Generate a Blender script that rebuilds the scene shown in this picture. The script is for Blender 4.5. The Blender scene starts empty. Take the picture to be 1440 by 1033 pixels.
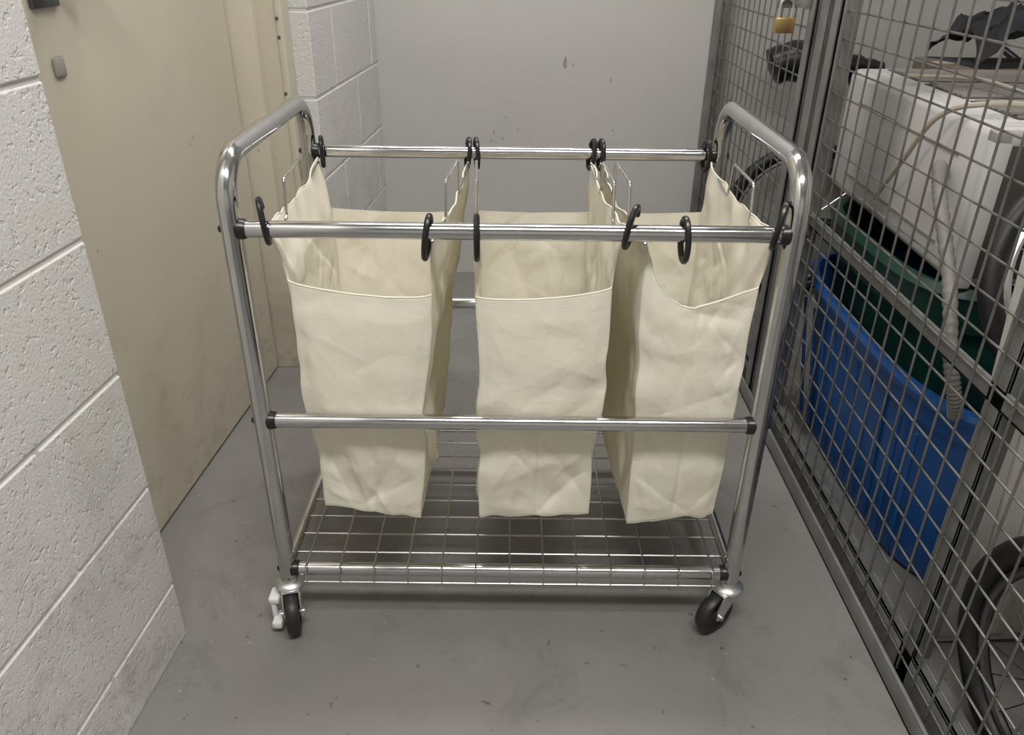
import bpy, bmesh, math, random
from mathutils import Vector, Matrix, noise
sc = bpy.context.scene
sc.view_settings.view_transform = 'Standard'
sc.view_settings.look = 'None'
random.seed(7)

# ------------------------------------------------------------------ materials
def new_mat(name):
    m = bpy.data.materials.new(name); m.use_nodes = True
    nt = m.node_tree; b = nt.nodes['Principled BSDF']
    return m, nt, b
def ramp(nt, fac, stops):
    r = nt.nodes.new('ShaderNodeValToRGB')
    el = r.color_ramp.elements
    while len(el) < len(stops): el.new(0.5)
    for e, (p, c) in zip(el, stops):
        e.position = p; e.color = (*c, 1) if len(c) == 3 else c
    nt.links.new(fac, r.inputs['Fac']); return r.outputs['Color']
def noise_tex(nt, scale, detail=4, rough=0.55, vec=None, dist=0.0):
    n = nt.nodes.new('ShaderNodeTexNoise'); n.inputs['Scale'].default_value = scale
    n.inputs['Detail'].default_value = detail; n.inputs['Roughness'].default_value = rough
    n.inputs['Distortion'].default_value = dist
    if vec is None:
        tc = nt.nodes.new('ShaderNodeTexCoord'); vec = tc.outputs['Object']
    nt.links.new(vec, n.inputs['Vector']); return n.outputs['Fac']
def mapped(nt, scale=(1,1,1), rot=(0,0,0), loc=(0,0,0)):
    tc = nt.nodes.new('ShaderNodeTexCoord'); mp = nt.nodes.new('ShaderNodeMapping')
    mp.inputs['Scale'].default_value = scale; mp.inputs['Rotation'].default_value = rot; mp.inputs['Location'].default_value = loc
    nt.links.new(tc.outputs['Object'], mp.inputs['Vector']); return mp.outputs['Vector']
def mixc(nt, a, b, fac, mode='MIX'):
    m = nt.nodes.new('ShaderNodeMixRGB'); m.blend_type = mode
    for i, v in (('Color1', a), ('Color2', b), ('Fac', fac)):
        if isinstance(v, (int, float)): m.inputs[i].default_value = v
        elif isinstance(v, tuple): m.inputs[i].default_value = (*v, 1)
        else: nt.links.new(v, m.inputs[i])
    return m.outputs['Color']
def bump(nt, b, h, strength, dist=0.01, prev=None):
    n = nt.nodes.new('ShaderNodeBump'); n.inputs['Strength'].default_value = strength
    n.inputs['Distance'].default_value = dist
    nt.links.new(h, n.inputs['Height'])
    if prev: nt.links.new(prev, n.inputs['Normal'])
    nt.links.new(n.outputs['Normal'], b.inputs['Normal']); return n.outputs['Normal']
def simple(name, col, rough=0.5, metal=0.0, var=0.12, scale=12, bmp=0.0, bscale=60):
    m, nt, b = new_mat(name)
    f = noise_tex(nt, scale)
    lo = tuple(c*(1-var) for c in col); hi = tuple(min(1, c*(1+var)) for c in col)
    nt.links.new(ramp(nt, f, [(0.3, lo), (0.7, hi)]), b.inputs['Base Color'])
    b.inputs['Roughness'].default_value = rough; b.inputs['Metallic'].default_value = metal
    if bmp: bump(nt, b, noise_tex(nt, bscale), bmp, 0.004)
    return m

def painted(name, base, dirt, dirt_amt=0.5, rough=0.45, bstr=0.25, bscale=90, speck=True, low_dirt=None, pits=0.0, low_amt=0.9):
    m, nt, b = new_mat(name)
    f1 = noise_tex(nt, 2.2, 6, 0.6)
    c = mixc(nt, base, tuple(x*0.93 for x in base), ramp(nt, f1, [(0.35, (0,0,0)), (0.7, (1,1,1))]))
    f2 = noise_tex(nt, 5, 8, 0.7, mapped(nt, (1, 1, 0.6)), 0.5)
    c = mixc(nt, c, dirt, ramp(nt, f2, [(0.60, (0,0,0)), (0.84, (dirt_amt,)*3)]))
    if speck:
        f3 = noise_tex(nt, 34, 3, 0.5)
        c = mixc(nt, c, tuple(x*0.55 for x in dirt), ramp(nt, f3, [(0.74, (0,0,0)), (0.79, (0.6,)*3)]))
    if low_dirt:
        tc = nt.nodes.new('ShaderNodeTexCoord'); sp = nt.nodes.new('ShaderNodeSeparateXYZ')
        nt.links.new(tc.outputs['Object'], sp.inputs[0])
        mr = nt.nodes.new('ShaderNodeMapRange'); mr.inputs[1].default_value = low_dirt; mr.inputs[2].default_value = 0
        nt.links.new(sp.outputs['Z'], mr.inputs[0])
        f4 = noise_tex(nt, 7, 10, 0.85, mapped(nt, (1, 1, 1.2)), 0.4)
        mm = nt.nodes.new('ShaderNodeMath'); mm.operation = 'MULTIPLY'
        nt.links.new(mr.outputs[0], mm.inputs[0])
        nt.links.new(ramp(nt, f4, [(0.50, (0,0,0)), (0.68, (1,1,1))]), mm.inputs[1])
        m2 = nt.nodes.new('ShaderNodeMath'); m2.operation='MULTIPLY'; m2.inputs[1].default_value = low_amt
        nt.links.new(mm.outputs[0], m2.inputs[0])
        c = mixc(nt, c, dirt, m2.outputs[0])
    nt.links.new(c, b.inputs['Base Color'])
    b.inputs['Roughness'].default_value = rough
    n1 = bump(nt, b, noise_tex(nt, bscale, 3, 0.5), bstr, 0.002)
    if pits:
        pt = ramp(nt, noise_tex(nt, 95, 2, 0.5), [(0.58, (1,1,1)), (0.68, (0,0,0))])
        bump(nt, b, pt, pits, 0.0016, n1)
    return m

M = {}
M['block'] = painted('painted_block', (0.68, 0.67, 0.65), (0.27, 0.245, 0.20), 0.3, 0.40, 0.45, 240, False, 0.8, 0.55, 0.8)
M['mortar'] = painted('painted_mortar', (0.74, 0.73, 0.71), (0.33, 0.31, 0.27), 0.3, 0.5, 0.3, 200, False)
M['door'] = painted('door_cream_paint', (0.565, 0.515, 0.42), (0.25, 0.21, 0.16), 0.25, 0.42, 0.08, 120, True, 0.55, 0, 0.75)
M['frame'] = painted('frame_cream_paint', (0.64, 0.59, 0.48), (0.25, 0.19, 0.12), 0.3, 0.42, 0.1, 120, True, 0.4)
M['backwall'] = painted('grey_wall_paint', (0.50, 0.49, 0.475), (0.34, 0.30, 0.27), 0.3, 0.5, 0.08, 90, False)
M['plainwall'] = painted('plain_wall_paint', (0.66, 0.65, 0.63), (0.3, 0.28, 0.25), 0.3, 0.5, 0.2, 60, False)
M['ceil'] = simple('ceiling_paint', (0.76, 0.76, 0.75), 0.7, bmp=0.1)

def floor_mat():
    m, nt, b = new_mat('painted_concrete_floor')
    f = noise_tex(nt, 1.6, 8, 0.65, None, 0.4)
    c = ramp(nt, f, [(0.3, (0.178, 0.172, 0.162)), (0.7, (0.232, 0.225, 0.213))])
    g = noise_tex(nt, 4.5, 9, 0.8, None, 0.8)
    c = mixc(nt, c, (0.085, 0.078, 0.07), ramp(nt, g, [(0.53, (0,0,0)), (0.76, (0.6,)*3)]))
    g2 = noise_tex(nt, 13, 8, 0.8, mapped(nt, (1,0.5,1), (0,0,0.5)), 0.6)
    c = mixc(nt, c, (0.34, 0.32, 0.29), ramp(nt, g2, [(0.60, (0,0,0)), (0.8, (0.3,)*3)]))
    s = noise_tex(nt, 60, 2, 0.5)
    c = mixc(nt, c, (0.42, 0.39, 0.35), ramp(nt, s, [(0.725, (0,0,0)), (0.76, (0.5,)*3)]))
    s2 = noise_tex(nt, 45, 2, 0.5, mapped(nt, (1,1,1), (0.4,0.2,0.9)))
    c = mixc(nt, c, (0.06, 0.05, 0.045), ramp(nt, s2, [(0.71, (0,0,0)), (0.75, (0.7,)*3)]))
    nt.links.new(c, b.inputs['Base Color'])
    r = ramp(nt, g, [(0.3, (0.42,)*3), (0.7, (0.62,)*3)])
    nt.links.new(r, b.inputs['Roughness'])
    bump(nt, b, noise_tex(nt, 40, 5, 0.6), 0.12, 0.004)
    return m
M['floor'] = floor_mat()
M['chrome'] = simple('chrome', (0.63, 0.63, 0.64), 0.12, 1.0, 0.05, 20)
M['wirechrome'] = simple('chrome_wire', (0.62, 0.61, 0.60), 0.25, 1.0, 0.08, 20)
M['zinc'] = simple('zinc_plate', (0.68, 0.68, 0.66), 0.3, 0.9, 0.1, 30)
M['black'] = simple('black_plastic', (0.012, 0.012, 0.013), 0.32, 0, 0.3)
M['rubber'] = simple('black_rubber', (0.015, 0.015, 0.016), 0.45, 0, 0.4, 30)
M['whiteplastic'] = simple('white_plastic', (0.80, 0.79, 0.77), 0.4, 0, 0.05)
M['cage'] = simple('grey_cage_paint', (0.20, 0.20, 0.195), 0.45, 0.25, 0.25, 14, 0.1)
M['cagewire'] = simple('galvanised_wire', (0.18, 0.175, 0.165), 0.42, 0.5, 0.3, 20)
M['blue'] = simple('blue_plastic', (0.015, 0.095, 0.33), 0.4, 0, 0.15, 5)
M['green'] = simple('green_plastic', (0.010, 0.058, 0.038), 0.4, 0, 0.25, 6)
M['enamel'] = painted('white_enamel', (0.66, 0.65, 0.63), (0.35, 0.30, 0.22), 0.5, 0.3, 0.05, 40, True)
M['enamel_dk'] = simple('dark_vent', (0.07, 0.063, 0.058), 0.6)
M['vent'] = simple('vent_slat', (0.30, 0.27, 0.25), 0.6)
M['board'] = painted('white_painted_wood', (0.60, 0.58, 0.54), (0.35, 0.3, 0.22), 0.5, 0.5, 0.2, 50, True)
M['hose'] = simple('grey_hose', (0.25, 0.235, 0.21), 0.5)
M['cable'] = simple('cream_cable', (0.48, 0.42, 0.34), 0.5)
M['card'] = simple('cardboard', (0.16, 0.125, 0.09), 0.8, 0, 0.25, 8, 0.1)
M['darkcloth'] = simple('dark_cloth', (0.03, 0.03, 0.034), 0.9, 0, 0.4, 9, 0.3, 200)
M['brass'] = simple('brass', (0.50, 0.34, 0.14), 0.35, 0.8, 0.15)
M['darkmetal'] = simple('dark_metal', (0.13, 0.13, 0.135), 0.35, 0.8, 0.15)
M['redpaint'] = simple('bike_frame_paint', (0.05, 0.05, 0.06), 0.3, 0.3)
M['scuff'] = simple('scuff_mark', (0.30, 0.265, 0.245), 0.6, 0, 0.3, 90)

def canvas():
    m, nt, b = new_mat('cream_canvas')
    f = noise_tex(nt, 7, 5, 0.6)
    c = ramp(nt, f, [(0.3, (0.895, 0.86, 0.75)), (0.7, (0.925, 0.895, 0.795))])
    nt.links.new(c, b.inputs['Base Color']); b.inputs['Roughness'].default_value = 0.95
    b.inputs['Specular IOR Level'].default_value = 0.1
    n1 = bump(nt, b, noise_tex(nt, 700, 2, 0.5), 0.12, 0.001)
    bump(nt, b, noise_tex(nt, 34, 4, 0.6, None, 1.5), 0.22, 0.005, n1)
    tr = nt.nodes.new('ShaderNodeBsdfTranslucent'); tr.inputs['Color'].default_value = (0.94, 0.89, 0.73, 1)
    mx = nt.nodes.new('ShaderNodeMixShader'); mx.inputs[0].default_value = 0.25
    out = nt.nodes['Material Output']
    nt.links.new(b.outputs[0], mx.inputs[1]); nt.links.new(tr.outputs[0], mx.inputs[2])
    nt.links.new(mx.outputs[0], out.inputs['Surface'])
    return m
M['canvas'] = canvas()
M['seam'] = M['canvas']

# ------------------------------------------------------------------ mesh builder
class MB:
    def __init__(s): s.v=[]; s.f=[]; s.mi=[]; s.mats=[]
    def m(s, key):
        if key not in s.mats: s.mats.append(key)
        return s.mats.index(key)
    def add(s, vs, fs, key, mtx=None):
        o = len(s.v); k = s.m(key)
        for v in vs:
            v = Vector(v)
            s.v.append(mtx @ v if mtx else v)
        for f in fs: s.f.append([i+o for i in f]); s.mi.append(k)
    def tube(s, pts, r, key, cyc=False, seg=12, caps=True, mtx=None, ry=None):
        pts = [Vector(p) for p in pts]; n = len(pts)
        tang = []
        for i in range(n):
            if cyc: t = pts[(i+1)%n]-pts[i-1]
            else: t = pts[min(i+1,n-1)]-pts[max(i-1,0)]
            tang.append(t.normalized())
        up = Vector((0,0,1)) if abs(tang[0].z) < 0.9 else Vector((0,1,0))
        nn = (up - tang[0]*up.dot(tang[0])).normalized()
        vs=[]; 
        for i in range(n):
            nn = (nn - tang[i]*nn.dot(tang[i])).normalized()
            bb = tang[i].cross(nn)
            rr = r[i] if isinstance(r, (list, tuple)) else r
            for k in range(seg):
                a = 2*math.pi*k/seg
                vs.append(pts[i] + nn*math.cos(a)*rr + bb*math.sin(a)*rr)
        fs=[]
        for i in range(n if cyc else n-1):
            j=(i+1)%n
            for k in range(seg):
                l=(k+1)%seg
                fs.append([i*seg+k, i*seg+l, j*seg+l, j*seg+k])
        if caps and not cyc:
            fs.append(list(range(seg))[::-1]); fs.append([(n-1)*seg+k for k in range(seg)])
        s.add(vs, fs, key, mtx)
    def box(s, a, b, key, bev=0.0, mtx=None, seg=2):
        bm = bmesh.new(); bmesh.ops.create_cube(bm, size=1)
        a=Vector(a); b=Vector(b); c=(a+b)/2; d=b-a
        for v in bm.verts: v.co = Vector((v.co.x*d.x+c.x, v.co.y*d.y+c.y, v.co.z*d.z+c.z))
        if bev: bmesh.ops.bevel(bm, geom=list(bm.edges), offset=bev, segments=seg, affect='EDGES', profile=0.5)
        bm.verts.index_update()
        s.add([v.co.copy() for v in bm.verts], [[v.index for v in f.verts] for f in bm.faces], key, mtx); bm.free()
    def lathe(s, prof, key, seg=32, mtx=None, close=False):
        vs=[]; n=len(prof)
        for r,z in prof:
            for k in range(seg):
                a=2*math.pi*k/seg; vs.append((r*math.cos(a), r*math.sin(a), z))
        fs=[]
        for i in range(n if close else n-1):
            j=(i+1)%n
            for k in range(seg):
                l=(k+1)%seg; fs.append([i*seg+k,i*seg+l,j*seg+l,j*seg+k])
        s.add(vs, fs, key, mtx)
    def obj(s, name, parent=None, smooth=True, angle=40):
        me = bpy.data.meshes.new(name); me.from_pydata([tuple(v) for v in s.v], [], s.f)
        for k in s.mats: me.materials.append(M[k])
        me.polygons.foreach_set('material_index', s.mi)
        bm = bmesh.new(); bm.from_mesh(me); bmesh.ops.recalc_face_normals(bm, faces=bm.faces); bm.to_mesh(me); bm.free()
        if smooth:
            me.polygons.foreach_set('use_smooth', [True]*len(me.polygons))
            me.set_sharp_from_angle(angle=math.radians(angle))
        me.update()
        o = bpy.data.objects.new(name, me); sc.collection.objects.link(o)
        if parent: o.parent = parent
        return o
def empty(name, loc=(0,0,0)):
    e = bpy.data.objects.new(name, None); e.location = (0,0,0); sc.collection.objects.link(e); return e
def fillet(pts, R, n=8):
    pts=[Vector(p) for p in pts]; out=[pts[0]]
    for i in range(1,len(pts)-1):
        a=(pts[i-1]-pts[i]).normalized(); b=(pts[i+1]-pts[i]).normalized()
        ang=a.angle(b); d=min(R/math.tan(ang/2), (pts[i-1]-pts[i]).length*0.49, (pts[i+1]-pts[i]).length*0.49)
        r=d*math.tan(ang/2); c=pts[i]+(a+b).normalized()*(r/math.sin(ang/2))
        s=pts[i]+a*d-c; e=pts[i]+b*d-c
        for k in range(n+1):
            t=k/n; w=s.angle(e)
            v=(s*math.sin((1-t)*w)+e*math.sin(t*w))/math.sin(w)
            out.append(c+v)
    out.append(pts[-1]); return out
def spline(pts, n=10, cyc=False):
    pts=[Vector(p) for p in pts]; out=[]; N=len(pts)
    rng = range(N) if cyc else range(N-1)
    for i in rng:
        if cyc: p0,p1,p2,p3=pts[i-1],pts[i],pts[(i+1)%N],pts[(i+2)%N]
        else: p0,p1,p2,p3=pts[max(i-1,0)],pts[i],pts[i+1],pts[min(i+2,N-1)]
        for k in range(n):
            t=k/n
            out.append(0.5*((2*p1)+(p2-p0)*t+(2*p0-5*p1+4*p2-p3)*t*t+(3*p1-p0-3*p2+p3)*t**3))
    if not cyc: out.append(pts[-1])
    return out

# ------------------------------------------------------------------ room shell
H = 2.5
mb=MB(); mb.box((-1.3,-3.2,-0.1),(2.3,1.9,0.0),'floor'); mb.obj('floor', smooth=False)
mb=MB(); mb.box((-1.3,-3.2,H),(2.3,1.9,H+0.1),'ceil'); mb.obj('ceiling', smooth=False)
mb=MB(); mb.box((-1.3,1.67,0),(2.3,1.8,H),'backwall')
def blot(mb,cx,cz,rx,rz,seed,key='scuff',y=1.6695):
    N=22; vs=[(cx,y,cz)]
    for k in range(N):
        a=2*math.pi*k/N; r=1+0.7*noise.noise(Vector((math.cos(a)*1.6+seed,math.sin(a)*1.6,seed)))
        vs.append((cx+rx*r*math.cos(a),y,cz+rz*r*math.sin(a)))
    mb.add(vs,[[0,1+k,1+(k+1)%N] for k in range(N)],key)
for (x,z,a,b_,s_) in ((0.15,0.72,0.006,0.016,1),(0.175,0.715,0.003,0.006,2),(-0.08,0.50,0.004,0.006,3),(-0.05,0.48,0.003,0.004,4),(0.0,0.51,0.002,0.003,5),(-0.04,0.55,0.002,0.004,6),(0.04,0.48,0.003,0.003,7),(0.30,0.67,0.003,0.008,8),(0.32,0.51,0.004,0.003,9),(-0.09,0.47,0.004,0.003,10),(0.28,0.47,0.003,0.004,11)):
    blot(mb,x,z,a,b_,s_)
mb.obj('wall_back', smooth=False)
mb=MB(); mb.box((-1.3,-3.2,0),(2.3,-3.1,H),'plainwall'); mb.obj('wall_front', smooth=False)
mb=MB(); mb.box((2.05,-3.1,0),(2.15,1.67,H),'plainwall'); mb.obj('wall_right', smooth=False)

def frame_mtx(origin, u, n):
    u=Vector((u[0],u[1],0)).normalized(); n=Vector((n[0],n[1],0)).normalized()
    return Matrix(((u.x,n.x,0,origin[0]),(u.y,n.y,0,origin[1]),(0,0,1,0),(0,0,0,1)))
def block_wall(mb, mtx, L, thick, z0=0.0, z1=H, g=0.0034):
    z = -0.083
    i = 0
    while z < z1-0.001:
        a=max(z,z0); b=min(z+0.2,z1)
        if b-a > 0.012:
            u = 0.0; step = 0.194 if i%2==0 else 0.4
            while u < L-0.001:
                e=min(u+step,L)
                if e-u>0.012:
                    j=random.uniform(-0.0006,0.0006)
                    mb.box((u+(g if u>0 else 0),-thick,a+g*(a>0)),(e-(g if e<L else 0),0+j,b-g),'block',0.0024,mtx,3)
                u=e; step=0.4
        z+=0.2; i+=1
    mb.box((0.002,-thick+0.004,z0),(L-0.002,-0.0034,z1),'mortar',0,mtx)
s=0.07
mb=MB()
block_wall(mb, frame_mtx((-0.572,-0.04),(-s,-1),(1,-s)), 3.05, 0.3)
mb.obj('wall_left', smooth=False)
mb=MB()
block_wall(mb, frame_mtx((-0.500,1.0),(s,1),(1,-s)), 0.672, 0.3)
mb.obj('wall_left_far', smooth=False)
mb=MB(); mt=frame_mtx((-0.585,-0.04),(s,1),(1,-s))
block_wall(mb, mt, 1.04, 0.28, 2.05, H); mb.box((-0.1,-0.33,0),(1.15,-0.24,2.06),'plainwall',0,mt)
mb.obj('wall_left_door_surround', smooth=False)

# door
dm = frame_mtx((-0.734,0.0),(s,1),(1,-s))
dr = empty('door_1')
mb=MB(); mb.box((0.0,-0.045,0.006),(0.925,0,2.02),'door',0.002,dm); mb.obj('door_leaf',dr,smooth=False)
mb=MB()
hy=0.262; hz=1.035
mb.box((hy-0.034,0,hz-0.064),(hy+0.034,0.008,hz+0.12),'darkmetal',0.003,dm)
mb.tube([(hy,0.005,hz),(hy,0.05,hz)],0.009,'darkmetal',mtx=dm)
mb.tube(fillet([(hy,0.045,hz),(hy,0.055,hz),(hy+0.11,0.055,hz)],0.01),0.009,'darkmetal',mtx=dm)
mb.box((hy-0.014,0,hz-0.162),(hy+0.014,0.006,hz-0.132),'vent',0.004,dm)
mb.obj('lever_handle',dr)
mb=MB()
mb.box((-0.80,0.930,0),(-0.611,1.0,2.06),'frame',0.003)
mb.box((-0.615,0.950,0),(-0.556,1.0,2.06),'frame',0.003)
mb.box((-0.562,0.940,0),(-0.545,1.01,2.06),'frame',0.003)
for z in (0.70,0.735,0.86,0.90): mb.box((-0.561,0.9375,z),(-0.555,0.9405,z+0.007),'darkmetal',0.0005)
mb.box((-0.05,-0.20,0),(-0.004,-0.005,2.06),'frame',0.003,dm)
mb.box((-0.05,-0.10,2.03),(0.95,0.03,2.08),'frame',0.003,dm)
mb.obj('trim_door_frame',angle=30)

# ------------------------------------------------------------------ cart
cart = empty('laundry_sorter_cart')
XL,XR=-0.3915,0.3705; D=0.45
ZB,ZM,ZT,ZH=0.115,0.415,0.72,0.812
PR=0.0142; BR=0.0116
mb=MB()
for x in (XL,XR):
    mb.tube(fillet([(x,0,0.088),(x,0,ZH),(x,D,ZH),(x,D,0.088)],0.062,12),PR,'chrome',seg=20)
mb.obj('side_frames',cart,angle=50)
mb=MB()
for y in (0,D):
    for z in (ZB,ZM,ZT):
        mb.tube([(XL+PR-0.002,y,z),(XR-PR+0.002,y,z)],BR,'chrome',seg=20)
for x in (XL,XR): mb.tube([(x,PR*0.9,ZB),(x,D-PR*0.9,ZB)],0.009,'chrome',seg=14)
mb.obj('cross_bars',cart,angle=50)
mb=MB()
for y in (0,D):
    for z in (ZB,ZM,ZT):
        for x,sg in ((XL,1),(XR,-1)):
            mb.tube([(x+sg*(PR-0.005),y,z),(x+sg*(PR+0.004),y,z),(x+sg*(PR+0.007),y,z)],[0.0148,0.0138,0.0122],'black',seg=18)
            mb.tube([(x-sg*(PR-0.003),y,z),(x-sg*(PR+0.003),y,z)],[0.008,0.004],'black',seg=12)
mb.obj('joint_caps',cart)
mb=MB()
zg=ZB+BR+0.0012
n=13
for i in range(n):
    x=XL+0.035+(XR-XL-0.07)*i/(n-1)
    mb.tube(fillet([(x,-BR-0.004,ZB-0.016),(x,-BR-0.004,zg),(x,D+BR+0.004,zg),(x,D+BR+0.004,ZB-0.014)],0.008,4),0.0016,'wirechrome',seg=6)
for k in range(9):
    y=0.0+0.03+k*(D-0.06)/8
    mb.tube([(XL+0.012,y,zg-0.003),(XR-0.012,y,zg-0.003)],0.0018,'wirechrome',seg=6)
for y in (-BR-0.004,D+BR+0.004):
    mb.tube([(XL+0.03,y,ZB-0.016),(XR-0.03,y,ZB-0.016)],0.0015,'wirechrome',seg=6)
mb.obj('wire_shelf',cart)

def caster(name,x,y,d,brake):
    d=Vector((d[0],d[1],0)).normalized(); p=Vector((-d.y,d.x,0))
    R=0.039
    mb=MB()
    T=Matrix.Translation((x,y,0))
    mb.lathe([(0.0,0.098),(0.0142,0.098),(0.0150,0.092),(0.0235,0.089),(0.0260,0.085),(0.0235,0.079),(0.018,0.076),(0,0.076)],'zinc',24,T)
    mt=Matrix(((d.x,p.x,0,x),(d.y,p.y,0,y),(0,0,1,0),(0,0,0,1)))
    tr=0.028
    w=0.0155
    mb.box((-0.014,-w,0.0785),(0.026,w,0.082),'zinc',0.0012,mt)
    for sg in (-1,1):
        a=sg*w; b=sg*(w-0.0022)
        prof=[(-0.014,0.080),(0.026,0.080),(0.038,0.058),(tr+0.009,0.035),(tr-0.002,0.030),(tr-0.010,0.038)]
        vs=[(q[0],a,q[1]) for q in prof]+[(q[0],b,q[1]) for q in prof]
        m=len(prof)
        fs=[list(range(m)),[m+i for i in range(m)][::-1]]+[[i,(i+1)%m,m+(i+1)%m,m+i] for i in range(m)]
        mb.add(vs,fs,'zinc',mt)
    mb.tube([(tr,-w-0.004,R),(tr,w+0.004,R)],0.0045,'zinc',mtx=mt)
    W=Matrix(((d.x,0,p.x,x+d.x*tr),(d.y,0,p.y,y+d.y*tr),(0,1,0,R),(0,0,0,1)))
    mb.lathe([(0.006,-0.011),(0.010,-0.0115),(0.013,-0.008),(0.026,-0.008),(0.029,-0.011),(0.036,-0.0105),(0.0385,-0.006),(R,0),(0.0385,0.006),(0.036,0.0105),(0.029,0.011),(0.026,0.008),(0.013,0.008),(0.010,0.0115),(0.006,0.011)],'rubber',36,W,True)
    mb.obj(name,cart)
caster('caster_1',XL,0,(0.25,-1),False)
caster('caster_2',XR,0,(-1,-0.7),False)
caster('caster_3',XL,D,(-0.5,0.8),False)
caster('caster_4',XR,D,(0.5,0.6),False)
mb=MB()
mb.box((XL-0.034,-0.028,0.056),(XL-0.015,0.004,0.069),'whiteplastic',0.004)
mb.box((XL-0.029,-0.042,0.012),(XL-0.011,-0.008,0.027),'whiteplastic',0.004)
mb.box((XL-0.031,-0.026,0.012),(XL-0.022,-0.012,0.064),'whiteplastic',0.003)
mb.obj('brake_pedal',cart)

# hooks
def hook(mb,x,y,z,up,dn,yaw=0.25,tilt=0.0,w=0.0175):
    pts=[]
    h=(up+dn)/2; zc=(up-dn)/2; N=28
    R=Matrix.Rotation(tilt,3,'Y') @ Matrix.Rotation(yaw,3,'Z')
    for k in range(N):
        a=2*math.pi*k/N*0.93+0.5
        v=Vector((0, w*math.cos(a), h*math.sin(a)))
        v=R@v
        pts.append(v+Vector((x,y,z+zc)))
    mb.tube(pts,0.0044,'black',seg=8)
mb=MB()
for (x,u,d,yw,t) in ((-0.347,0.040,0.020,0.25,-0.1),(-0.1275,0.020,0.040,-0.1,0.12),(-0.060,0.020,0.040,0.05,0.0),
                   (0.149,0.036,0.021,-0.40,0.2),(0.223,0.020,0.040,0.1,-0.05),(0.348,0.042,0.020,-0.35,0.15)):
    hook(mb,x,0.003,ZT,u,d,yw,t)
for (x,t) in ((-0.366,0),(-0.096,0.1),(-0.080,-0.03),(0.133,0.12),(0.150,0.02),(0.345,0)):
    hook(mb,x,D-0.003,ZT,0.025,0.027,0.2,t,0.0165)
mb.obj('bag_hooks',cart)

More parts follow.
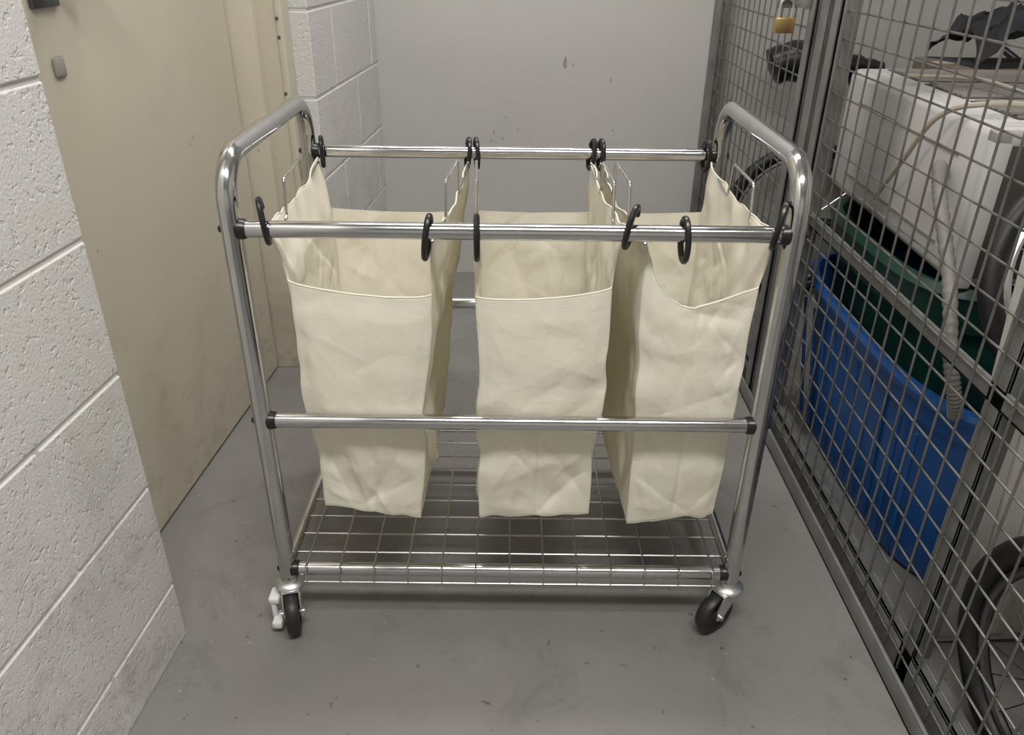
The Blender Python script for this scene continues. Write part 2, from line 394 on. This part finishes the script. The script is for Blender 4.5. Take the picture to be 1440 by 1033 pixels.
# bags
def panel_creases(seed,n=20):
    rnd=random.Random(seed); cr=[]
    for _ in range(n):
        cx=rnd.uniform(0,1); cy=rnd.uniform(0.02,0.98)
        a=rnd.choice([rnd.uniform(0.35,1.25),rnd.uniform(-1.25,-0.35),rnd.uniform(1.2,1.9)])
        cr.append((cx,cy,math.cos(a),math.sin(a),rnd.uniform(0.10,0.42),rnd.uniform(0.010,0.030),rnd.choice([-1,1,1])*rnd.uniform(0.002,0.0048)))
    return cr
def cdisp(cr,u,v,asp):
    t=0
    for (cx,cy,dx,dy,L,w,A) in cr:
        x=(u-cx)*asp; y=(v-cy)
        al=x*dx+y*dy; pe=-x*dy+y*dx
        if abs(al)<L:
            ww = w if pe>0 else w*2.6
            t+=A*math.exp(-abs(pe)/ww)*(1-(al/L)**2)
    return t
def bag(idx,top,bot,hookp,sag_f,sag_r,seed):
    name='laundry_bag_%d'%idx
    T={k:Vector(v) for k,v in top.items()}; B={k:Vector(v) for k,v in bot.items()}; Hk={k:Vector(v) for k,v in hookp.items()}
    NU,NV,NE=64,108,16
    vs=[];fs=[]
    hem=[]
    def edge(c,v):
        p=T[c].lerp(B[c],v)
        n1=noise.noise(Vector((v*3.1+seed,ord(c[0])*1.7,ord(c[1])*0.9)))
        n2=noise.noise(Vector((v*9+seed,ord(c[0])*2.7,ord(c[1])*1.9)))
        k=math.sin(math.pi*min(1,v*1.05))
        return p+Vector((0.012*n1*k+0.004*n2*k,0.006*n2*k,0))
    panels=[('FL','FR',Vector((0,-1,0)),sag_f,False),('FR','RR',Vector((1,0,0)),None,True),
            ('RR','RL',Vector((0,1,0)),sag_r,False),('RL','FL',Vector((-1,0,0)),None,True)]
    for pi,(a,b,nrm,sag,side) in enumerate(panels):
        cr=panel_creases(seed*10+pi, 34)
        w=(T[a]-T[b]).length
        rows=[]
        for j in range(NV+1):
            v=j/NV; row=[]
            ea,eb=edge(a,v),edge(b,v)
            for i in range(NU+1):
                u=i/NU; p=ea.lerp(eb,u)
                ed=min(1,min(u,1-u)/0.12); ed=ed*ed*(3-2*ed)
                be=min(1,(1-v)/0.06)
                te=min(1,v/0.10)
                k=ed*(0.35+0.65*be)*(0.45+0.55*te)
                q=Vector((p.x*7,p.y*7,p.z*5+seed*3.3))
                dq=Vector((p.x*8+p.z*5, p.y*8+p.z*3, p.z*6-p.x*5+seed*2.1))
                d=0.007*noise.noise(q)
                d+=0.007*(0.25-abs(noise.noise(dq)))
                d+=0.004*(0.25-abs(noise.noise(dq*2.1+Vector((7,3,1)))))
                d+=cdisp(cr,u,v,w/0.42)
                d+=0.010*math.sin(math.pi*u)*math.sin(math.pi*min(1,v*1.1))*(1 if not side else -0.6)
                if not side: d-=0.004*math.exp(-abs(u-0.52)/0.02)*(0.4+0.6*abs(math.sin(v*4+seed)))
                # softly limit outward travel behind the mid bar so the folds are kept
                if nrm.y<0:
                    lim=(p.y-0.0135); 
                    d = d if d<=0 else lim*(1-math.exp(-d/max(lim,1e-4)))
                p=p+nrm*d*k
                if sag and v<0.35:
                    p.z+=sag(u)*(1-v/0.35)
                if v>0.9: p.z+=0.008*noise.noise(Vector((u*4,seed,pi)))*((v-0.9)/0.1)*ed
                row.append(len(vs)); vs.append(p)
            rows.append(row)
        for j in range(NV):
            for i in range(NU):
                fs.append([rows[j][i],rows[j][i+1],rows[j+1][i+1],rows[j+1][i]])
        if side:
            prev=rows[0]
            for e in range(1,NE+1):
                t=e/NE; row=[]
                for i in range(NU+1):
                    u=i/NU
                    base=vs[rows[0][i]]
                    tp=Hk[a].lerp(Hk[b],u)
                    tp=tp+Vector((0.008*noise.noise(Vector((u*5,seed,pi))),0,-0.016*math.sin(math.pi*u)**0.7+0.007*noise.noise(Vector((u*9,seed,pi+3)))))
                    p=base.lerp(tp,t)
                    p=p+nrm*(0.010*noise.noise(Vector((p.y*17,p.z*9,seed+pi)))*math.sin(math.pi*t))
                    row.append(len(vs)); vs.append(p)
                for i in range(NU): fs.append([row[i],row[i+1],prev[i+1],prev[i]])
                prev=row
            hem.append([vs[i].copy() for i in prev])
        else:
            hem.append([vs[i].copy() for i in rows[0]])
        hem.append([vs[rows[j][0]].copy() for j in range(0,NV+1)])
        hem.append([vs[rows[NV][i]].copy() for i in range(NU+1)])
        if pi==0: fb=[vs[k].copy() for k in rows[NV]]
        if pi==2: rb=[vs[k].copy() for k in rows[NV]][::-1]
    rows=[]
    for j in range(NU+1):
        t=j/NU; row=[]
        for i in range(NU+1):
            u=i/NU
            p=fb[i].lerp(rb[i],t)
            p.z-=0.006*math.sin(math.pi*u)*math.sin(math.pi*t)
            row.append(len(vs)); vs.append(p)
        rows.append(row)
    for j in range(NU):
        for i in range(NU): fs.append([rows[j][i],rows[j+1][i],rows[j+1][i+1],rows[j][i+1]])
    me=bpy.data.meshes.new(name); me.from_pydata([tuple(v) for v in vs],[],fs)
    bm=bmesh.new(); bm.from_mesh(me); bmesh.ops.remove_doubles(bm,verts=bm.verts,dist=0.0010)
    bmesh.ops.recalc_face_normals(bm,faces=bm.faces); bm.to_mesh(me); bm.free()
    me.materials.append(M['canvas'])
    me.polygons.foreach_set('use_smooth',[True]*len(me.polygons))
    o=bpy.data.objects.new(name,me); sc.collection.objects.link(o); o.parent=cart
    md=o.modifiers.new('thick','SOLIDIFY'); md.thickness=0.0014; md.offset=0
    mb=MB()
    for i,h in enumerate(hem): mb.tube(h,0.0009 if i%3 else 0.0015,'seam',seg=6)
    mb.obj('bag_hems_%d'%idx,cart)
    mb=MB()
    for (f,r) in (('FL','RL'),('FR','RR')):
        F=Hk[f];R=Hk[r]
        def at(y,z):
            t=(y-F.y)/(R.y-F.y); q=F.lerp(R,t); return (q.x,y,z)
        mb.tube(fillet([at(0.012,0.700),at(0.03,0.708),at(0.14,0.690),at(0.15,0.748),at(0.275,0.748),at(0.285,0.690),at(0.42,0.706),at(0.437,0.700)],0.007,5),0.0025,'wirechrome',seg=8)
    mb.obj('bag_wire_%d'%idx,cart)

yf,yr=0.020,0.430
bag(1,dict(FL=(-0.331,yf,0.638),FR=(-0.127,yf,0.618),RR=(-0.104,yr,0.612),RL=(-0.355,yr,0.616)),
      dict(FL=(-0.322,0.034,0.226),FR=(-0.163,0.030,0.204),RR=(-0.150,0.385,0.215),RL=(-0.325,0.385,0.225)),
      dict(FL=(-0.350,0.016,0.722),FR=(-0.122,0.016,0.705),RR=(-0.094,0.432,0.708),RL=(-0.372,0.432,0.712)),
      lambda u:-0.012*math.sin(math.pi*u)**0.6, lambda u:-0.004*math.sin(math.pi*u),3)
bag(2,dict(FL=(-0.063,yf,0.616),FR=(0.131,yf,0.632),RR=(0.133,yr,0.614),RL=(-0.078,yr,0.614)),
      dict(FL=(-0.062,0.032,0.206),FR=(0.122,0.036,0.212),RR=(0.115,0.385,0.22),RL=(-0.055,0.385,0.22)),
      dict(FL=(-0.060,0.016,0.706),FR=(0.146,0.016,0.722),RR=(0.131,0.432,0.708),RL=(-0.080,0.432,0.708)),
      lambda u:-0.010*math.sin(math.pi*u)**0.6, lambda u:-0.003*math.sin(math.pi*u),5)
def sag3(u):
    pts=[(0,0.686),(0.10,0.645),(0.22,0.618),(0.34,0.605),(0.46,0.601),(0.7,0.613),(0.9,0.628),(1.0,0.634)]
    for (a,za),(b,zb) in zip(pts,pts[1:]):
        if u<=b:
            z=za+(zb-za)*(u-a)/(b-a); return z-(0.686+(0.634-0.686)*u)
    return 0
bag(3,dict(FL=(0.178,yf,0.686),FR=(0.340,yf,0.634),RR=(0.345,yr,0.616),RL=(0.156,yr,0.614)),
      dict(FL=(0.188,0.026,0.200),FR=(0.333,0.036,0.216),RR=(0.325,0.385,0.225),RL=(0.165,0.385,0.215)),
      dict(FL=(0.172,0.020,0.706),FR=(0.350,0.016,0.722),RR=(0.352,0.432,0.712),RL=(0.149,0.432,0.708)),
      sag3, lambda u:-0.003*math.sin(math.pi*u),8)

# ------------------------------------------------------------------ cage
cage=empty('wire_mesh_cage')
CX=0.622; Y0=-1.6; Y1=1.665
mb=MB()
def wires(y0,y1,z0,z1,x=CX,sp=0.05):
    y=y0+sp/2
    while y<y1:
        mb.tube([(x,y,z0),(x,y,z1)],0.0019,'cagewire',seg=6,caps=False); y+=sp
    z=z0+sp/2
    while z<z1:
        mb.tube([(x+0.0034,y0,z),(x+0.0034,y1,z)],0.0019,'cagewire',seg=6,caps=False); z+=sp
wires(Y0,0.635,0.03,2.1)
wires(0.80,1.635,0.03,2.1,CX)
mb.obj('mesh_wires',cage)
mb=MB()
mb.box((0.606,Y0,0.0),(0.612,Y1,0.042),'cage',0.001)
mb.box((0.606,Y0,0.0),(0.655,Y1,0.006),'cage',0.001)
mb.box((0.628,Y0,0.0),(0.634,Y1,0.075),'cage',0.001)
mb.box((0.628,Y0,0.069),(0.660,Y1,0.075),'cage',0.001)
mb.box((0.628,Y0,0.530),(0.633,0.64,0.560),'cage',0.001)
mb.box((0.628,Y0,0.530),(0.652,0.64,0.535),'cage',0.001)
for y in (-0.145,-1.1):
    mb.box((0.628,y,0.006),(0.633,y+0.038,2.1),'cage',0.001)
    mb.box((0.628,y,0.006),(0.656,y+0.005,2.1),'cage',0.001)
for (a,b) in ((0.625,0.665),(0.685,0.735),(0.765,0.805)):
    mb.box((0.610,a,0.006),(0.616,b,2.1),'cage',0.001)
    mb.box((0.610,a,0.006),(0.650,a+0.005,2.1),'cage',0.001)
mb.box((0.630,0.635,0.006),(0.650,0.79,2.1),'cage',0.001)
mb.box((0.606,1.630,0.006),(0.650,1.665,2.1),'cage',0.001)
mb.box((0.606,Y0,2.09),(0.650,Y1,2.13),'cage',0.001)
for z in (0.4,1.15,1.8):
    mb.tube([(0.604,0.675,z-0.04),(0.604,0.675,z+0.04)],0.008,'cage')
mb.obj('cage_frame',cage,angle=30)
mb=MB()
py,pz=0.885,0.905
mb.box((0.600,py-0.09,pz+0.040),(0.609,py+0.03,pz+0.062),'cage',0.001)
mb.box((0.565,py-0.003,pz+0.036),(0.609,py+0.003,pz+0.066),'cage',0.001)
mb.box((0.562,py-0.021,pz-0.014),(0.606,py-0.003,pz+0.018),'brass',0.003)
mb.tube(fillet([(0.570,py-0.012,pz+0.01),(0.570,py-0.012,pz+0.056),(0.598,py-0.012,pz+0.056),(0.598,py-0.012,pz+0.01)],0.013,6),0.0035,'zinc')
mb.obj('padlock',cage)

# ------------------------------------------------------------------ cage contents
def sup(ax,ay,n,a):
    c,s_=math.cos(a),math.sin(a)
    return (ax*math.copysign(abs(c)**(2/n),c), ay*math.copysign(abs(s_)**(2/n),s_))
def tub(name,cx,cy,prof,n,key,seg=72):
    mb=MB(); vs=[];fs=[]
    for (ax,ay,z) in prof:
        for k in range(seg):
            x,y=sup(ax,ay,n,2*math.pi*k/seg); vs.append((cx+x,cy+y,z))
    for i in range(len(prof)-1):
        for k in range(seg):
            l=(k+1)%seg; fs.append([i*seg+k,i*seg+l,(i+1)*seg+l,(i+1)*seg+k])
    fs.append(list(range(seg))); fs.append([(len(prof)-1)*seg+k for k in range(seg)])
    mb.add(vs,fs,key); return mb
b=tub('t',0.935,0.42,[(0.20,0.35,0.0),(0.212,0.36,0.01),(0.245,0.395,0.33),(0.252,0.402,0.335),(0.255,0.405,0.375),(0.268,0.418,0.380),(0.272,0.422,0.392),(0.268,0.418,0.402),(0.255,0.405,0.402),(0.250,0.40,0.395),(0.206,0.354,0.014)],3.6,'blue')
for k in range(10):
    y=0.12+k*0.066
    b.tube([(0.935-0.213,0.42+(y-0.42)*0.88,0.03),(0.935-0.2445,y,0.325)],0.004,'blue',seg=8)
b.obj('blue_storage_tub')
b=tub('t',0.965,0.56,[(0.165,0.235,0.016),(0.175,0.245,0.024),(0.222,0.288,0.44),(0.24,0.306,0.445),(0.243,0.309,0.50),(0.25,0.316,0.515),(0.24,0.306,0.53),(0.226,0.292,0.528),(0.220,0.286,0.50),(0.17,0.24,0.03)],4,'green')
b.obj('green_recycling_box')

# appliance
mb=MB()
am=Matrix.Translation((0.765,0.27,0.533))@Matrix.Rotation(math.radians(-2),4,'Z')
mb.box((0,0.012,0.0),(0.56,0.70,0.275),'enamel',0.018,am,3)
mb.box((0.02,-0.002,0.02),(0.54,0.02,0.255),'enamel_dk',0.004,am)
mb.box((0.0,-0.004,0.0),(0.03,0.03,0.275),'enamel',0.006,am)
mb.box((0.0,-0.004,0.248),(0.56,0.03,0.277),'enamel',0.006,am)
mb.box((0.04,0.05,0.262),(0.52,0.66,0.279),'enamel',0.006,am)
for j in range(3):
    y0=0.06+j*0.20
    mb.box((0.06,y0,0.270),(0.50,y0+0.175,0.2805),'enamel_dk',0.002,am)
    for i in range(8):
        mb.box((0.065,y0+0.008+i*0.021,0.275),(0.495,y0+0.018+i*0.021,0.284),'vent',0.001,am)
mb.box((-0.003,0.10,0.05),(0.002,0.60,0.056),'vent',0.001,am)
mb.box((-0.003,0.10,0.21),(0.002,0.60,0.214),'vent',0.001,am)
for p in ((0.12,0.10),(0.36,0.17),(0.28,0.08)):
    mb.tube([(p[0],-0.02,p[1]),(p[0],0.0,p[1])],0.022,'darkmetal',mtx=am)
mb.obj('white_appliance',angle=35)

def corr(path,r):
    return [r*(1+0.10*math.sin(i*2.1)) for i in range(len(path))]
mb=MB()
p=spline([(0.768,0.40,0.70),(0.735,0.36,0.725),(0.695,0.26,0.70),(0.680,0.14,0.60),(0.676,0.07,0.50),(0.690,0.05,0.435),(0.705,0.06,0.40)],24)
mb.tube(p,corr(p,0.011),'hose',seg=10)
mb.obj('drain_hose')
mb=MB()
mb.tube(spline([(0.745,0.60,0.60),(0.735,0.50,0.70),(0.742,0.42,0.80),(0.80,0.36,0.832),(0.95,0.30,0.835),(1.10,0.40,0.832),(1.2,0.55,0.83)],14),0.005,'cable',seg=8)
mb.tube(spline([(0.80,0.70,0.829),(0.90,0.60,0.836),(0.92,0.42,0.83),(1.0,0.32,0.828),(1.12,0.34,0.829),(1.2,0.44,0.83)],14),0.004,'cable',seg=8)
mb.obj('power_cable')

def wheel(mb,c,ax,r,tire=0.018,spokes=18,rim='wirechrome'):
    ax=Vector(ax).normalized(); a=ax.cross(Vector((0,0,1))).normalized(); b_=ax.cross(a)
    c=Vector(c); N=56
    def ring(rr): return [c+a*rr*math.cos(2*math.pi*k/N)+b_*rr*math.sin(2*math.pi*k/N) for k in range(N)]
    mb.tube(ring(r-tire),tire,'rubber',cyc=True,seg=12)
    mb.tube(ring(r-2*tire-0.006),0.008,rim,cyc=True,seg=8)
    mb.tube([c-ax*0.035,c+ax*0.035],0.014,rim)
    for k in range(spokes):
        t=2*math.pi*k/spokes
        e=c+(a*math.cos(t)+b_*math.sin(t))*(r-2*tire-0.006)
        mb.tube([c+ax*0.025*(1 if k%2 else -1),e],0.0011,rim,seg=5,caps=False)
mb=MB(); wheel(mb,(0.935,0.115,0.600),(0.06,0.87,-0.40),0.215); mb.obj('bicycle_wheel')
mb=MB(); wheel(mb,(0.725,-0.315,0.205),(1,0.12,0.0),0.205,0.02,18,'darkmetal')
mb.tube([(0.765,-0.32,0.205),(0.80,-0.5,0.55),(0.80,-0.52,0.9)],0.012,'redpaint'); mb.tube([(0.685,-0.32,0.205),(0.70,-0.36,0.29),(0.80,-0.5,0.55)],0.008,'redpaint')
mb.obj('kick_scooter_wheel')

mb=MB()
bm_=Matrix.Translation((0.718,-0.035,0.004))@Matrix.Rotation(math.radians(-4.3),4,'Y')
mb.box((0,-0.012,0),(0.40,0.006,0.82),'board',0.003,bm_)
for i in range(9):
    mb.box((0.01+i*0.043,-0.018,0.02),(0.036+i*0.043,-0.010,0.80),'board',0.003,bm_)
mb.obj('slatted_white_board',angle=30)

b=tub('t',0.975,-0.25,[(0.135,0.13,0.0),(0.14,0.135,0.01),(0.16,0.155,0.26),(0.17,0.165,0.262),(0.17,0.165,0.275),(0.158,0.153,0.275),(0.138,0.133,0.012)],6,'rubber')
for k in range(6): b.box((0.815,-0.37+k*0.045,0.20),(0.825,-0.345+k*0.045,0.235),'darkmetal',0.002)
b.obj('black_crate')

mb=MB()
cm=Matrix.Translation((1.05,1.01,0))
mb.box((0,0,0),(0.62,0.26,0.60),'card',0.004,cm)
mb.box((0.02,0.01,0.60),(0.56,0.25,0.80),'card',0.004,cm)
mb.box((0.02,0.11,0.7995),(0.56,0.15,0.8012),'cable',0,cm)
mb.obj('cardboard_box',angle=30)
def cloth(name,cx,cy,z0,sx,sy,h,seed,key):
    mb=MB(); N=40; vs=[];fs=[]
    for j in range(N+1):
        for i in range(N+1):
            u=i/N*2-1;v=j/N*2-1
            r=max(0,1-(abs(u)**2.5+abs(v)**2.5)*0.5)
            q=Vector((u*2.2+seed,v*2.2,seed))
            z=h*(r**0.6)*(0.65+0.5*noise.noise(q)+0.25*abs(noise.noise(q*3)))
            vs.append((cx+sx*u+0.03*noise.noise(q*1.5),cy+sy*v+0.03*noise.noise(q*1.5+Vector((5,5,5))),z0+max(0.002,z)))
    for j in range(N):
        for i in range(N): fs.append([j*(N+1)+i,j*(N+1)+i+1,(j+1)*(N+1)+i+1,(j+1)*(N+1)+i])
    o=len(vs); vs+= [(v[0],v[1],z0) for v in vs]
    for j in range(N):
        for i in range(N): fs.append([o+j*(N+1)+i,o+(j+1)*(N+1)+i,o+(j+1)*(N+1)+i+1,o+j*(N+1)+i+1])
    mb.add(vs,fs,key); return mb.obj(name)
cloth('crumpled_dark_coat',1.33,1.14,0.802,0.22,0.10,0.16,3.1,'darkcloth')

# bicycle at back
mb=MB()
by=1.50
wheel(mb,(0.93,by,0.26),(0,1,0.03),0.26,0.02,20)
wheel(mb,(1.70,by,0.26),(0,1,0.03),0.26,0.02,20)
bb=(1.20,by,0.25); st=(1.06,by,0.60); hd=(1.58,by,0.62); hd2=(1.61,by,0.50)
for a_,b2,r in ((bb,st,0.014),(st,hd,0.014),(bb,hd2,0.016),(hd,hd2,0.017),(bb,(0.93,by+0.03,0.26),0.008),(bb,(0.93,by-0.03,0.26),0.008),(st,(0.93,by+0.03,0.26),0.007),(st,(0.93,by-0.03,0.26),0.007),
               (hd2,(1.70,by+0.035,0.26),0.01),(hd2,(1.70,by-0.035,0.26),0.01),(st,(1.0,by,0.73),0.012),(hd,(1.56,by,0.74),0.012)):
    mb.tube([a_,b2],r,'redpaint')
mb.tube(fillet([(1.50,by-0.19,0.78),(1.56,by-0.08,0.74),(1.56,by+0.06,0.74),(1.52,by+0.13,0.78)],0.03),0.011,'black')
mb.tube(spline([(0.76,by,0.735),(0.82,by,0.755),(0.92,by,0.745),(1.04,by,0.74),(1.10,by,0.735)],6),[0.035]+[0.055]*5+[0.06]*5+[0.055]*4+[0.035]*3+[0.026]*3+[0.022]*3+[0.012],'black',seg=16)
mb.tube([(1.20,by-0.04,0.25),(1.20,by-0.06,0.10)],0.008,'darkmetal'); mb.box((1.16,by-0.13,0.085),(1.24,by-0.06,0.105),'black',0.004)
mb.obj('bicycle')

# ------------------------------------------------------------------ ceiling lights
def fixture(name,x,y,E,lx=1.2,ly=0.28):
    m,nt,b=new_mat('lamp_diffuser'); b.inputs['Emission Color'].default_value=(1,0.97,0.93,1); b.inputs['Emission Strength'].default_value=3.0
    nt.links.new(ramp(nt,noise_tex(nt,3),[(0,(0.8,0.8,0.78)),(1,(0.85,0.85,0.83))]),b.inputs['Base Color'])
    M['dif']=m
    e=empty(name)
    mb=MB(); mb.box((x-lx/2-0.02,y-ly/2-0.02,H-0.05),(x+lx/2+0.02,y+ly/2+0.02,H),'whiteplastic',0.004)
    mb.box((x-lx/2,y-ly/2,H-0.062),(x+lx/2,y+ly/2,H-0.049),'dif',0.004); mb.obj('fixture_body',e)
    L=bpy.data.lights.new('tube_lamp','AREA'); L.shape='RECTANGLE'; L.size=lx; L.size_y=ly; L.energy=E; L.color=(1,0.98,0.945)
    o=bpy.data.objects.new('lamp',L); o.location=(x,y,H-0.07); sc.collection.objects.link(o); o.parent=e
fixture('ceiling_light',0.2,-1.0,42)
fixture('ceiling_light.001',0.05,0.75,22)
w=bpy.data.worlds.new('world'); sc.world=w; w.use_nodes=True
w.node_tree.nodes['Background'].inputs[0].default_value=(0.9,0.92,1,1); w.node_tree.nodes['Background'].inputs[1].default_value=0.3

# ------------------------------------------------------------------ camera
f=1107.0; p=math.radians(28.5); rl=0.0113
cam=bpy.data.cameras.new('camera'); co=bpy.data.objects.new('camera',cam); sc.collection.objects.link(co)
cam.sensor_fit='HORIZONTAL'; cam.sensor_width=36; cam.lens=f/1440*36; cam.clip_start=0.01
F=Vector((0,math.cos(p),-math.sin(p))); U0=Vector((0,math.sin(p),math.cos(p))); R0=Vector((1,0,0))
X=(R0+U0*rl).normalized(); Y=(U0-R0*rl).normalized(); Z=-F
co.matrix_world=Matrix(((X.x,Y.x,Z.x,-0.01),(X.y,Y.y,Z.y,-1.023),(X.z,Y.z,Z.z,1.067),(0,0,0,1)))
sc.camera=co
